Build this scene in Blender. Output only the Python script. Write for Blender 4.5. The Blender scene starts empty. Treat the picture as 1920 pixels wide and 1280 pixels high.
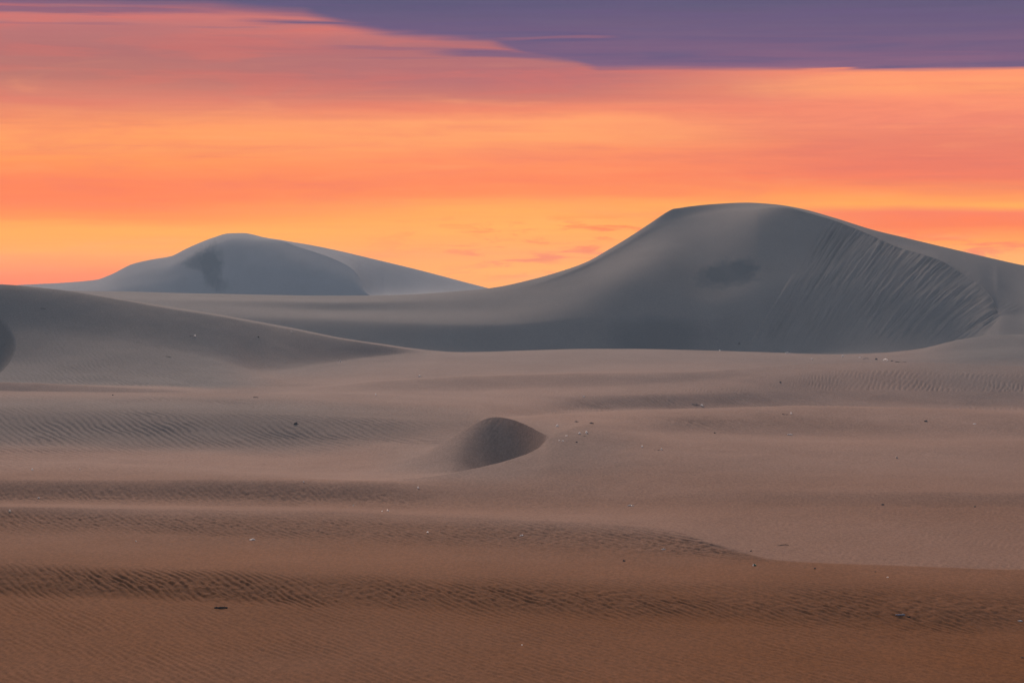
import bpy, math, random
import numpy as np
from mathutils import Vector, Matrix

# ------------------------------------------------------------------ camera
scn = bpy.context.scene
COL = scn.collection
F = 5333.0            # focal length in photo pixels (100 mm on a 36 mm frame, 1920 px wide)
VH = 540.0            # image row of the horizon
PITCH = -math.atan((640 - VH) / F)
cam_d = bpy.data.cameras.new("camera"); cam_d.lens = 100.0; cam_d.sensor_width = 36.0
cam_d.clip_start = 0.5; cam_d.clip_end = 20000
cam = bpy.data.objects.new("camera", cam_d); COL.objects.link(cam)
cam.location = (0, 0, 0); cam.rotation_euler = (math.pi / 2 + PITCH, 0, 0)
scn.camera = cam
scn.view_settings.view_transform = 'Standard'; scn.view_settings.look = 'None'
scn.view_settings.exposure = 0.0; scn.view_settings.gamma = 1.0
scn.cycles.volume_bounces = 1
scn.cycles.max_bounces = 6

# ------------------------------------------------------------------ sun
SUN_AZ, SUN_EL = math.radians(-7), math.radians(16)     # glow behind the dunes, to the right
sun_d = bpy.data.lights.new("sun", 'SUN'); sun_d.energy = 4.5; sun_d.angle = math.radians(12)
sun_d.color = (1.0, 0.74, 0.61)
sun = bpy.data.objects.new("sun", sun_d); COL.objects.link(sun)
sdir = Vector((math.sin(SUN_AZ) * math.cos(SUN_EL), math.cos(SUN_AZ) * math.cos(SUN_EL), math.sin(SUN_EL)))
sun.rotation_euler = sdir.to_track_quat('Z', 'Y').to_euler()

# ------------------------------------------------------------------ haze numbers (used by the sky too)
HAZE_DENS = 0.00034
HAZE_TOP = 19.5
HAZE_END = 1650.0
HAZE_GLOW = np.array((0.14, 0.20, 0.29))

# ------------------------------------------------------------------ node helpers
def nn(nt, typ, **kw):
    n = nt.nodes.new(typ)
    for k, v in kw.items(): setattr(n, k, v)
    return n
def math_n(nt, op, a, b=None, c=None, clamp=False):
    n = nn(nt, 'ShaderNodeMath', operation=op, use_clamp=clamp)
    for i, x in enumerate((a, b, c)):
        if x is None: continue
        if isinstance(x, (int, float)): n.inputs[i].default_value = x
        else: nt.links.new(x, n.inputs[i])
    return n.outputs[0]
def maprange(nt, x, a, b, c=0.0, d=1.0, smooth=True):
    n = nn(nt, 'ShaderNodeMapRange', interpolation_type='SMOOTHSTEP' if smooth else 'LINEAR')
    if isinstance(x, (int, float)): n.inputs[0].default_value = x
    else: nt.links.new(x, n.inputs[0])
    for i, v in enumerate((a, b, c, d)):
        if isinstance(v, (int, float)): n.inputs[1 + i].default_value = v
        else: nt.links.new(v, n.inputs[1 + i])
    return n.outputs[0]
def mixc(nt, f, a, b, blend='MIX'):
    n = nn(nt, 'ShaderNodeMix', data_type='RGBA', blend_type=blend)
    n.clamp_factor = True
    for i, x in ((0, f), (6, a), (7, b)):
        if isinstance(x, (int, float)): n.inputs[i].default_value = x
        elif isinstance(x, tuple): n.inputs[i].default_value = (*x[:3], 1)
        else: nt.links.new(x, n.inputs[i])
    return n.outputs[2]
def lin(c):
    c = np.array(c, float) / 255.0
    return np.where(c <= 0.04045, c / 12.92, ((c + 0.055) / 1.055) ** 2.4)
def ramp(nt, x, stops, interp='LINEAR'):
    n = nn(nt, 'ShaderNodeValToRGB'); cr = n.color_ramp; cr.interpolation = interp
    while len(cr.elements) > 1: cr.elements.remove(cr.elements[-1])
    cr.elements[0].position = stops[0][0]; cr.elements[0].color = (*stops[0][1], 1)
    for p, c in stops[1:]:
        e = cr.elements.new(p); e.color = (*c, 1)
    nt.links.new(x, n.inputs[0]); return n.outputs[0]
def noise(nt, vec, scale, detail=4, rough=0.5, dist=0.0, lac=2.0):
    n = nn(nt, 'ShaderNodeTexNoise'); n.inputs['Scale'].default_value = scale
    n.inputs['Detail'].default_value = detail; n.inputs['Roughness'].default_value = rough
    n.inputs['Distortion'].default_value = dist; n.inputs['Lacunarity'].default_value = lac
    nt.links.new(vec, n.inputs['Vector']); return n.outputs[0]
def comb(nt, x, y, z=0.0):
    n = nn(nt, 'ShaderNodeCombineXYZ')
    for i, v in enumerate((x, y, z)):
        if isinstance(v, (int, float)): n.inputs[i].default_value = v
        else: nt.links.new(v, n.inputs[i])
    return n.outputs[0]

# ------------------------------------------------------------------ world: dusk sky with bands of cloud
GLOW = 0.42
SKY_DIM = 0.16        # light of the high dome
def build_world():
    w = bpy.data.worlds.new("World"); scn.world = w; w.use_nodes = True
    nt = w.node_tree; nt.nodes.clear()
    tc = nn(nt, 'ShaderNodeTexCoord'); sep = nn(nt, 'ShaderNodeSeparateXYZ')
    nt.links.new(tc.outputs['Generated'], sep.inputs[0]); X, Y, Z = sep.outputs
    hyp = math_n(nt, 'SQRT', math_n(nt, 'ADD', math_n(nt, 'MULTIPLY', X, X), math_n(nt, 'MULTIPLY', Y, Y)))
    E = math_n(nt, 'DIVIDE', Z, math_n(nt, 'MAXIMUM', hyp, 1e-4))       # tan of elevation
    A = math_n(nt, 'ARCTAN2', X, Y)                                      # azimuth
    V = math_n(nt, 'SUBTRACT', 540.0, math_n(nt, 'MULTIPLY', E, F))      # band height, in 1/5333 rad
    U = math_n(nt, 'MULTIPLY_ADD', A, F, 960.0)
    # warps
    n1 = noise(nt, comb(nt, math_n(nt, 'MULTIPLY', U, 1 / 900), math_n(nt, 'MULTIPLY', V, 1 / 90)), 1.0, 5, 0.5)
    n2 = noise(nt, comb(nt, math_n(nt, 'MULTIPLY', U, 1 / 260), math_n(nt, 'MULTIPLY', V, 1 / 16), 3.3), 1.0, 6, 0.55, 0.4)
    n1c = math_n(nt, 'SUBTRACT', n1, 0.5); n2c = math_n(nt, 'SUBTRACT', n2, 0.5)
    Vw = math_n(nt, 'MULTIPLY_ADD', n1c, 46.0, V)
    Vw = math_n(nt, 'MULTIPLY_ADD', n2c, 9.0, Vw)
    T = math_n(nt, 'DIVIDE', Vw, 600.0, clamp=True)
    def trans(v):
        e = max((540 - v) / F, 1e-5)
        return math.exp(-HAZE_DENS * min(HAZE_END, HAZE_TOP / e))
    def comp(v, c):
        t = trans(v); o = (lin(c) - HAZE_GLOW * (1 - t)) / t
        return tuple(np.maximum(o, 0.0) / 3.0)
    def band(st):
        return ramp(nt, T, [(v / 600.0, comp(v, c)) for v, c in st])
    L = band([(0, (160, 108, 122)), (36, (204, 121, 117)), (56, (186, 118, 118)), (100, (178, 114, 114)), (150, (188, 120, 112)),
              (190, (222, 134, 112)), (225, (242, 148, 105)), (250, (255, 160, 102)), (285, (254, 158, 98)), (305, (255, 152, 92)), (345, (251, 134, 92)),
              (375, (253, 134, 90)), (410, (255, 150, 88)), (430, (255, 172, 92)), (470, (255, 168, 90)), (505, (253, 142, 90)),
              (530, (254, 130, 98)), (560, (255, 150, 105))])
    C = band([(0, (176, 110, 118)), (60, (205, 120, 116)), (90, (176, 112, 118)), (150, (184, 114, 116)), (185, (205, 124, 112)), (208, (238, 138, 108)),
              (228, (255, 164, 110)), (262, (253, 162, 106)), (300, (254, 148, 100)), (335, (251, 138, 94)), (365, (253, 144, 92)), (388, (254, 168, 94)),
              (420, (255, 176, 94)), (460, (255, 168, 98)), (485, (254, 164, 96)), (510, (255, 172, 98)), (560, (254, 166, 100))])
    R = band([(0, (200, 120, 116)), (120, (226, 126, 112)), (142, (252, 150, 112)), (170, (255, 162, 112)), (190, (248, 146, 112)), (230, (240, 138, 112)),
              (265, (232, 130, 106)), (300, (232, 124, 102)), (335, (240, 126, 98)), (365, (252, 150, 92)), (388, (255, 170, 90)), (402, (246, 130, 98)),
              (425, (246, 128, 88)), (450, (254, 156, 80)), (500, (255, 176, 84)), (560, (255, 170, 90))])
    Un = math_n(nt, 'DIVIDE', U, 1920.0)
    col = mixc(nt, maprange(nt, Un, 0.10, 0.50), L, C)
    col = mixc(nt, maprange(nt, Un, 0.52, 0.90), col, R)
    # fine broken orange/rose cloud texture low over the horizon
    n4 = noise(nt, comb(nt, math_n(nt, 'MULTIPLY', U, 1 / 95), math_n(nt, 'MULTIPLY', V, 1 / 15), 9.1), 1.0, 7, 0.62, 0.6)
    m4 = math_n(nt, 'MULTIPLY', maprange(nt, n4, 0.48, 0.66), maprange(nt, V, 395.0, 430.0))
    m4 = math_n(nt, 'MULTIPLY', m4, maprange(nt, V, 545.0, 480.0))
    m4 = math_n(nt, 'MULTIPLY', m4, maprange(nt, Un, 0.30, 0.55))
    col = mixc(nt, math_n(nt, 'MULTIPLY', m4, 0.8), col, comp(450, (248, 128, 92)))
    # small grey-rose streaks at right
    n6 = noise(nt, comb(nt, math_n(nt, 'MULTIPLY', U, 1 / 420), math_n(nt, 'MULTIPLY', V, 1 / 7), 17.0), 1.0, 5, 0.6, 0.3)
    m6 = math_n(nt, 'MULTIPLY', maprange(nt, n6, 0.58, 0.72), maprange(nt, V, 160.0, 210.0))
    m6 = math_n(nt, 'MULTIPLY', m6, maprange(nt, V, 400.0, 300.0))
    col = mixc(nt, math_n(nt, 'MULTIPLY', m6, 0.22), col, comp(250, (205, 110, 105)))
    n10 = noise(nt, comb(nt, math_n(nt, 'MULTIPLY', U, 1 / 330), math_n(nt, 'MULTIPLY', V, 1 / 34), 51.0), 1.0, 7, 0.58, 0.7)
    m10 = math_n(nt, 'MULTIPLY', maprange(nt, n10, 0.44, 0.68), maprange(nt, V, 440.0, 330.0))
    col = mixc(nt, math_n(nt, 'MULTIPLY', m10, 0.30), col, comp(250, (222, 116, 104)))
    m11 = math_n(nt, 'MULTIPLY', maprange(nt, n10, 0.46, 0.28), maprange(nt, V, 90.0, 200.0))
    col = mixc(nt, math_n(nt, 'MULTIPLY', m11, 0.22), col, comp(250, (255, 172, 116)))
    # high purple cloud sheet with a ragged lower edge
    edge = ramp(nt, math_n(nt, 'DIVIDE', math_n(nt, 'ADD', Un, 0.1), 1.2, clamp=True),
                [((u / 1920 + .1) / 1.2, (v / 540,) * 3) for u, v in ((-190, 10), (0, 12), (400, 15), (570, 28), (640, 48), (740, 66),
                 (920, 80), (985, 106), (1080, 119), (1120, 130), (1300, 131), (1560, 134), (1700, 136), (1900, 134))], 'LINEAR')
    edge = math_n(nt, 'MULTIPLY', edge, 540.0)
    n3 = noise(nt, comb(nt, math_n(nt, 'MULTIPLY', U, 1 / 420), math_n(nt, 'MULTIPLY', V, 1 / 17), 7.7), 1.0, 6, 0.55, 0.5)
    n3c = math_n(nt, 'SUBTRACT', n3, 0.5)
    amp = maprange(nt, Un, 0.42, 0.62, 26.0, 9.0)
    ed = math_n(nt, 'MULTIPLY_ADD', n3c, amp, edge)
    n7 = noise(nt, comb(nt, math_n(nt, 'MULTIPLY', U, 1 / 230), math_n(nt, 'MULTIPLY', V, 1 / 9), 21.0), 1.0, 5, 0.6, 0.25)
    n7c = math_n(nt, 'SUBTRACT', n7, 0.5)
    ed = math_n(nt, 'MULTIPLY_ADD', n7c, maprange(nt, Un, 0.45, 0.75, 12.0, 7.0), ed)
    d = math_n(nt, 'SUBTRACT', ed, V)
    wid = maprange(nt, Un, 0.40, 0.62, 14.0, 6.5)
    m = maprange(nt, math_n(nt, 'DIVIDE', d, wid), -1.0, 1.0)
    Vs = math_n(nt, 'MULTIPLY_ADD', n3c, 22.0, V)
    Vs = math_n(nt, 'MULTIPLY_ADD', n7c, 8.0, Vs)
    def streak(u0, u1, v0, v1, hh, st_):
        vc = maprange(nt, U, u0, u1, v0, v1, smooth=False)
        k = math_n(nt, 'ABSOLUTE', math_n(nt, 'SUBTRACT', Vs, vc))
        k = maprange(nt, k, hh, hh * .2, 0.0, st_)
        k = math_n(nt, 'MULTIPLY', k, maprange(nt, U, u0, u0 + (u1 - u0) * .35))
        return math_n(nt, 'MULTIPLY', k, maprange(nt, U, u1, u1 - (u1 - u0) * .25))
    for a_ in ((-400, 520, 22, 27, 9, .62), (-300, 340, 47, 50, 5, .25), (410, 860, 42, 50, 8, .9), (330, 520, 56, 55, 4, .22), (760, 1130, 97, 106, 12, .85), (560, 900, 88, 93, 4, .30), (620, 900, 110, 112, 3, .2)):
        m = math_n(nt, 'MAXIMUM', m, streak(*a_))
    gap = streak(880, 1180, 77, 72, 5, .24)
    gap = math_n(nt, 'MAXIMUM', gap, streak(1480, 1610, 133, 131, 4, .8))
    m = math_n(nt, 'MULTIPLY', m, math_n(nt, 'SUBTRACT', 1.0, gap))
    m = math_n(nt, 'MULTIPLY', m, maprange(nt, V, 165.0, 140.0))
    pur = ramp(nt, math_n(nt, 'DIVIDE', math_n(nt, 'ADD', Vw, 60.0), 240.0, clamp=True),
               [(0, comp(0, (80, 84, 120))), (.30, comp(20, (88, 89, 123))), (.50, comp(60, (108, 94, 128))),
                (.68, comp(100, (122, 96, 128))), (.85, comp(140, (132, 100, 130)))])
    pur2 = mixc(nt, maprange(nt, n3, 0.35, 0.7), pur, comp(60, (98, 90, 128)))
    col = mixc(nt, math_n(nt, 'MULTIPLY', m, 0.96), col, pur2)
    # fine streaks through every layer
    n8 = noise(nt, comb(nt, math_n(nt, 'MULTIPLY', U, 1 / 300), math_n(nt, 'MULTIPLY', V, 1 / 9), 31.0), 1.0, 8, 0.62, 0.5)
    n9 = noise(nt, comb(nt, math_n(nt, 'MULTIPLY', U, 1 / 60), math_n(nt, 'MULTIPLY', V, 1 / 14), 37.0), 1.0, 6, 0.6, 0.8)
    st = math_n(nt, 'ADD', math_n(nt, 'MULTIPLY', math_n(nt, 'SUBTRACT', n8, 0.5), 0.55), math_n(nt, 'MULTIPLY', math_n(nt, 'SUBTRACT', n9, 0.5), 0.16))
    warmc = mixc(nt, 1.0, col, (1.10, 1.16, 1.06), 'MULTIPLY'); coolc = mixc(nt, 1.0, col, (0.93, 0.80, 0.92), 'MULTIPLY')
    col = mixc(nt, maprange(nt, st, -0.42, 0.42, smooth=False), coolc, warmc)
    col = nn_scale(nt, col, 3.0)
    # rest of the dome: clear dusk sky with broad grey-blue cloud
    sky = nn(nt, 'ShaderNodeTexSky', sky_type='NISHITA'); sky.sun_disc = False
    sky.sun_elevation = math.radians(4); sky.sun_rotation = SUN_AZ
    skc = nn_scale(nt, sky.outputs[0], 0.05)
    nb = noise(nt, tc.outputs['Generated'], 2.2, 5, 0.55)
    up = mixc(nt, maprange(nt, nb, 0.4, 0.65), (0.34, 0.42, 0.56), (0.44, 0.45, 0.54))
    up = nn_scale(nt, up, SKY_DIM * 2.0)
    up = mixc(nt, 0.25, up, skc)
    # behind the viewer the sky is a duller violet-blue
    lowback = (0.10, 0.12, 0.17)
    up = mixc(nt, maprange(nt, Y, -0.8, 0.5), (0.16, 0.20, 0.28), up)
    front = maprange(nt, math_n(nt, 'DIVIDE', Y, math_n(nt, 'MAXIMUM', hyp, 1e-4)), -0.1, 0.75)
    backc = mixc(nt, maprange(nt, E, 0.0, 0.9), lowback, up)
    fr = mixc(nt, front, backc, col)
    allc = mixc(nt, maprange(nt, E, 0.11, 0.55), fr, backc)
    # broad glow added unseen above the frame, to light the dune slopes from the left
    g0 = Vector((-0.55, 0.75, 0.50)).normalized()
    dp = nn(nt, 'ShaderNodeVectorMath', operation='DOT_PRODUCT'); nt.links.new(tc.outputs['Generated'], dp.inputs[0]); dp.inputs[1].default_value = g0
    gl = math_n(nt, 'MULTIPLY', maprange(nt, dp.outputs['Value'], 0.55, 1.0), maprange(nt, E, 0.12, 0.38))
    glc = nn_scale(nt, mixc(nt, gl, (0, 0, 0), (0.86, 0.83, 0.86)), GLOW)
    allc = mixc(nt, 1.0, allc, glc, 'ADD')
    bg = nn(nt, 'ShaderNodeBackground'); nt.links.new(allc, bg.inputs[0]); bg.inputs[1].default_value = 1.0
    out = nn(nt, 'ShaderNodeOutputWorld'); nt.links.new(bg.outputs[0], out.inputs[0])
def nn_scale(nt, c, s):
    n = nn(nt, 'ShaderNodeVectorMath', operation='SCALE'); nt.links.new(c, n.inputs[0]); n.inputs[3].default_value = s
    return n.outputs[0]
build_world()

# ------------------------------------------------------------------ numpy noise
def _h(ix, iy, seed):
    n = (ix.astype(np.int64) * 374761393 + iy.astype(np.int64) * 668265263 + seed * 982451653) & 0xffffffff
    n = ((n ^ (n >> 13)) * 1274126177) & 0xffffffff
    return (n ^ (n >> 16)) & 0xffff
_ang = np.arange(65536) * (2 * np.pi / 65536); _cx = np.cos(_ang).astype(np.float32); _cy = np.sin(_ang).astype(np.float32)
def gn(x, y, seed=0):
    x0 = np.floor(x); y0 = np.floor(y); fx = (x - x0).astype(np.float32); fy = (y - y0).astype(np.float32)
    sx = fx * fx * fx * (fx * (fx * 6 - 15) + 10); sy = fy * fy * fy * (fy * (fy * 6 - 15) + 10)
    def g(i, j):
        h = _h(x0 + i, y0 + j, seed); return _cx[h] * (fx - i) + _cy[h] * (fy - j)
    a = g(0, 0); b = g(1, 0); c = g(0, 1); d = g(1, 1)
    return (a + (b - a) * sx) * (1 - sy) + (c + (d - c) * sx) * sy
def fbm(x, y, seed, octv=4, gain=0.5):
    s = 0; a = 1.0
    for i in range(octv):
        s = s + a * gn(x * 2 ** i + 17.3 * i, y * 2 ** i - 9.1 * i, seed + i); a *= gain
    return s
def ss(x, a, b):
    t = np.clip((x - a) / (b - a), 0, 1); return t * t * (3 - 2 * t)

# ------------------------------------------------------------------ terrain: profile curves, near to far
SP, CP = math.sin(-PITCH), math.cos(PITCH)
def tanel(v):                       # tan of elevation of an image row (centre column)
    a = (640.0 - v) / F
    return (a * CP - SP) / (CP + a * SP)
def ddir(u, v):
    a = (640.0 - v) / F; b = (u - 960.0) / F
    return b / (CP + a * SP), tanel(v)
def pchip1(xs, ys, x):
    xs = np.array(xs, float); ys = np.array(ys, float)
    h = np.diff(xs); d = np.diff(ys) / h; m = np.zeros(len(xs))
    if len(xs) > 2:
        w1 = 2 * h[1:] + h[:-1]; w2 = h[1:] + 2 * h[:-1]
        ok = d[:-1] * d[1:] > 0
        with np.errstate(all='ignore'):
            m[1:-1] = np.where(ok, (w1 + w2) / (w1 / np.where(ok, d[:-1], 1) + w2 / np.where(ok, d[1:], 1)), 0)
    m[0] = d[0]; m[-1] = d[-1]
    x = np.clip(x, xs[0], xs[-1]); i = np.clip(np.searchsorted(xs, x) - 1, 0, len(xs) - 2)
    t = (x - xs[i]) / h[i]
    return ((1 + 2 * t) * (1 - t) ** 2 * ys[i] + t * (1 - t) ** 2 * h[i] * m[i] + t * t * (3 - 2 * t) * ys[i + 1] + t * t * (t - 1) * h[i] * m[i + 1])

us_in = np.arange(-30, 1950.1, 1.35)
us = np.concatenate([-30 - (np.linspace(1, 0, 260, endpoint=False) ** 1.5) * 1500, us_in, 1950 + (np.linspace(0, 1, 261)[1:] ** 1.5) * 1500])
NU = len(us)
curves = []
def C(name, pts, n, sharp=0.0, rip=0.0, coarse=0.0, keep=False):
    """pts: (u, kind, value, D) with kind 'v' (image row) or 'z' (height); n rows up to the next curve.
    sharp / rip / coarse: number or [(u, value), ...]"""
    U = [p[0] for p in pts]; D = [p[3] for p in pts]
    Zs = [p[2] if p[1] == 'z' else tanel(p[2]) * p[3] for p in pts]
    # interpolate image rows where possible so silhouettes keep their curvature
    Vs = [z / d for z, d in zip(Zs, D)]
    Du = pchip1(U, D, us); Vu = pchip1(U, Vs, us)
    sg = 1.2 if name in ('ridge', 'far_ridge', 'brink') else 4.0
    if name == 'ridge': Du = np.convolve(np.pad(Du, 60, 'edge'), np.hanning(121) / np.hanning(121).sum(), 'valid')
    kx = np.arange(-15, 16); kw = np.exp(-.5 * (kx / sg) ** 2); kw /= kw.sum()
    Du = np.convolve(np.pad(Du, 15, 'edge'), kw, 'valid'); Vu = np.convolve(np.pad(Vu, 15, 'edge'), kw, 'valid')
    def at(q): return np.full(NU, float(q)) if isinstance(q, (int, float)) else np.interp(us, [a for a, b in q], [b for a, b in q])
    if name in ('foot', 'flank', 'bowl', 'brink', 'rim'):
        kx = np.arange(-90, 91); kw = np.exp(-.5 * (kx / 24.0) ** 2); kw /= kw.sum()
        D2 = np.convolve(np.pad(Du, 90, 'edge'), kw, 'valid'); V2 = np.convolve(np.pad(Vu, 90, 'edge'), kw, 'valid')
        wl = 1 - ss(us, 1370, 1500)
        Du = Du * (1 - wl) + D2 * wl; Vu = Vu * (1 - wl) + V2 * wl
    curves.append(dict(name=name, D=Du, Z=Vu * Du, n=n, s=at(sharp), rip=at(rip), coarse=at(coarse)))
def P(s, dz=None):
    out = []
    for tok in s.split():
        a = tok.split(',')
        if a[1].startswith('z'): out.append((float(a[0]), 'z', float(a[1][1:]), float(a[2])))
        else: out.append((float(a[0]), 'v', float(a[1]), float(a[2])))
    return out

C('start', P("-1600,z-10.3,30 3600,z-10.3,30"), 60, rip=.8, coarse=.85)
C('front', P("-1600,z-10.35,60 3600,z-10.35,62"), 190, rip=.9, coarse=.95)
C('A_foot', P("-1600,1120,94.7 0,1120,94.7 400,1128,93.2 640,1140,91 1000,1158,88.6 1300,1168,87.2 1920,1188,84.6 3600,1190,84.5"), 64, rip=1.2, coarse=.95)
C('A_mid', P("-1600,1088,97.5 0,1088,97.5 640,1106,94.5 1300,1126,91.2 1920,1138,89 3600,1138,89"), 60, rip=2.6, coarse=.9)
C('A_top', P("-1600,1055,101 0,1055,101 400,1068,99.2 640,1076,98 1000,1082,97.2 1300,1088,96 1920,1092,95 3600,1092,95"), 50, rip=.6, coarse=.8)
C('B_foot', P("-1600,995,120 0,995,120 400,1005,118 640,1018,114.5 900,1025,113 1100,1036,110 1280,1042,108 1450,1053,104 1700,1062,102.2 1920,1068,101.2 3600,1072,100"), 56, sharp=[(1250, 0), (1400, .8)], rip=[(0, 1.6), (1200, 1.8), (1450, .8)], coarse=.75)
C('B_mid', P("-1600,974,124 0,974,124 640,990,120 900,1000,118 1100,1010,115.5 1280,1021,111.5 1400,1040,107.2 1450,1050,105 1700,1060,102.8 1920,1066.5,101.7 3600,1070,100.5"), 40, rip=[(0, 2.6), (1350, 3.0), (1450, .8)], coarse=.65)
C('B_top', P("-1600,951,127 0,951,127 300,954,127 640,960,126.5 760,964,125.5 900,971,123.5 1100,980,120 1250,992,116 1340,1018,110.5 1400,1036,108 1450,1047,105.8 1700,1058,103.4 1920,1065,102.2 3600,1069,101"), 70, sharp=[(0, .5), (1250, .5), (1400, .8)], rip=[(0, .8), (1300, 1.0), (1450, .2)], coarse=.35)
C('C_foot', P("-1600,937,139 0,937,139 640,942,138.4 1000,947,137.6 1300,950,133.8 1920,952,132 3600,952,131"), 34, rip=[(0, 2.4), (900, 2.4), (1300, 1.2)], coarse=.45)
C('C_top', P("-1600,895,146 0,897,145 640,901,144.5 900,908,146 1280,916,142 1500,919,139.5 1920,924,137 3600,930,136"), 40, sharp=[(900, 0), (1100, .5)], rip=[(0, 1.3), (700, 1.0), (1000, .35)], coarse=.3)
C('arm', P("-1600,860,164 0,866,161 150,869,159.5 300,878,155.5 450,887,151.5 560,893,149.3 680,898,148 760,896,148.5 820,890,150 880,880,153.5 940,866,157.5 980,854,161 1005,843,164 1016,834,166.2 1023,824,168 1030,819.5,168.8 1045,819.5,168.8 1100,828,167 1300,850,163 1500,860,162 1920,865,162 3600,870,162"), 46,
  sharp=[(150, 0), (540, .6), (680, .97), (1024, .97), (1180, .1)], rip=[(0, 1.5), (550, .7), (680, .05), (1010, .05), (1150, .55), (1500, .3)], coarse=.1)
C('floor', P("-1600,z-10.3,175 0,z-11.0,178 300,z-11.2,178 600,z-11.4,178 700,z-11.2,174 780,z-11.0,169 840,z-10.95,168 900,z-11.2,174 960,z-11.2,177.2 990,z-10.8,175 1010,z-10.0,171.5 1020,z-9.3,170.2 1030,818.5,169.6 1045,817,170.5 1100,812,173 1300,830,174 1920,840,174 3600,845,174"), 90,
  sharp=[(760, 0), (850, .5), (1024, .6), (1180, 0)], rip=[(0, .7), (300, .3), (650, .05), (1010, .05), (1150, .9), (1500, .3)], coarse=.1)
C('slope_up', P("-1600,832,205 0,838,204 400,845,203 560,852,200 680,857,192 740,858,186 780,855,181.5 840,822,184 880,800,185.3 905,786,186 925,780,186.3 960,785,184 985,795,180.5 1000,803,177.5 1012,810,174.5 1020,815,172.2 1030,817.5,170.8 1045,813,172.5 1100,796,182 1200,806,190 1300,812,196 1500,817,196.5 1920,821,195 3600,822,195"), 26,
  sharp=[(740, 0), (800, .5), (880, .95), (1024, .97), (1180, .1)], rip=[(0, 1.6), (500, .9), (700, .3), (800, .02), (1015, .02), (1100, .5), (1600, .35)], coarse=.1)
C('behind_tip', P("-1600,812,213 0,815,213 500,822,212 700,z-11.1,207 780,z-11.1,202 860,z-10.8,196 900,z-10.5,197 925,z-9.75,198 945,784,199 975,784,199 1040,782,199 1100,786,200 1300,785,205 1500,791,206 1920,801,205 3600,800,204"), 50,
  sharp=0, rip=[(0, 1.7), (600, 1.6), (900, 1.2), (960, .2), (1100, .4), (1300, 2.4), (1900, 1.3)], coarse=.05)
C('E', P("-1600,766,229 0,770,228 500,776,226 800,788,220 900,790,218 940,784,220 960,781,221 1000,778.5,222 1090,773,223 1280,767,223 1420,763,224 1500,762,224 1700,768,223 1840,773,221 1920,777,220 3600,790,215"), 20,
  sharp=[(900, 0), (955, .8), (1500, .7), (1900, .3)], rip=[(0, 1.3), (900, 1.4), (960, .2), (1500, .4)], coarse=.05)
C('E_behind', P("-1600,750,243 0,752,242 500,757,242 800,770,238 900,z-10.35,240 960,z-11.0,248 1100,z-12.0,281 1300,z-12.45,293 1600,z-12.75,304 1920,z-12.75,304 3600,z-12.75,304"), 44, rip=[(0, .7), (500, 1.9), (800, 1.9), (960, 1.6)], coarse=.05)
C('F', P("-1600,731,263 0,733,262 400,737,262 560,738.5,264 700,741,270 860,746,278 1000,744,288 1300,737,304 1600,731,321 1920,734,321 3600,735,320"), 14,
  sharp=[(0, .9), (400, .9), (560, .5), (640, 0)], rip=[(0, .3), (600, .3), (900, .5), (1300, 1.2), (1900, 1.8)], coarse=0)
C('F_behind', P("-1600,z-10.2,276 0,z-10.9,282 300,z-10.9,282 400,z-10.7,281 480,z-10.5,280 560,735,279 700,733,290 860,734,300 1000,729,306 1300,716,320 1450,704,329 1600,694,338 1920,701,336 3600,702,336"), 20, rip=[(0, .2), (900, .3), (1300, .6), (1600, .8), (1920, 1.1)], coarse=0)
C('K', P("-1600,714,293 0,716,292 130,721,292 250,727,291 340,732,290.5 395,738,290 450,740,291 560,730,296 640,723,301 700,716,306 770,711,312 850,706,318 1000,702.5,322 1080,700,325 1300,697,330 1400,690.5,338 1430,687.5,342 1500,683,348 1620,679,352 1760,680,352 1920,686,348 3600,690,345"), 16,
  sharp=[(0, .8), (380, .7), (450, 0), (560, .2), (720, .6), (900, .5), (1100, .2), (1400, .5), (1440, .9)], rip=[(0, .15), (1300, .3), (1700, .5)], coarse=0)
C('K_behind', P("-1600,z-10.3,305 0,z-10.35,306 300,z-10.45,306 400,z-10.7,306 480,z-10.6,307 560,724,309 640,718,314 700,z-10.35,320 850,z-10.35,334 1080,698,336 1300,691,344 1400,z-10.0,350 1500,z-10.15,368 1920,z-10.2,368 3600,z-10.2,368"), 46, rip=[(0, .3), (100, 1.6), (500, 1.5), (640, .2)], coarse=0)
C('L_low', P("-1600,680,330 0,688,328 200,704,320 400,714,320 560,716,324 700,703,338 850,696,346 1100,685,366 1300,682,373 1500,679,384 1620,674,386 1750,672,386 1920,664,388 3600,660,388"), 50, rip=[(0, .5), (150, 1.7), (500, 1.5), (640, .2)], coarse=0)
C('L_face', P("-1600,620,350 0,625,350 200,640,350 400,672,352 500,697,350 600,683,368 700,669,389 800,661.5,405 860,664,409 1000,668,398 1100,668,396 1300,670,396 1500,670,400 1620,668,402 1750,663,402 1920,650,402 3600,640,402"), 44, rip=[(0, .3), (500, .5), (700, .1)], coarse=0)
C('L', P("-1600,520,372 -300,529,372 0,533.5,372 60,538,373 130,546,374 230,563,376 330,580,378 430,596,381 540,616.5,386 640,636,392 720,648,400 800,658,412 860,661.5,420 1000,657,427 1100,654.3,430 1200,654.5,430 1280,656,430 1450,661,428 1560,664.5,425 1640,662.5,423 1720,655,421 1800,637,420 1850,630,420 1920,627,420 2100,618,420 3600,630,420"), 10,
  sharp=[(0, .4), (300, .8), (860, .8), (1000, .5), (1640, .8), (1920, .6)], rip=[(0, .1), (1920, .1)], coarse=0)
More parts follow.
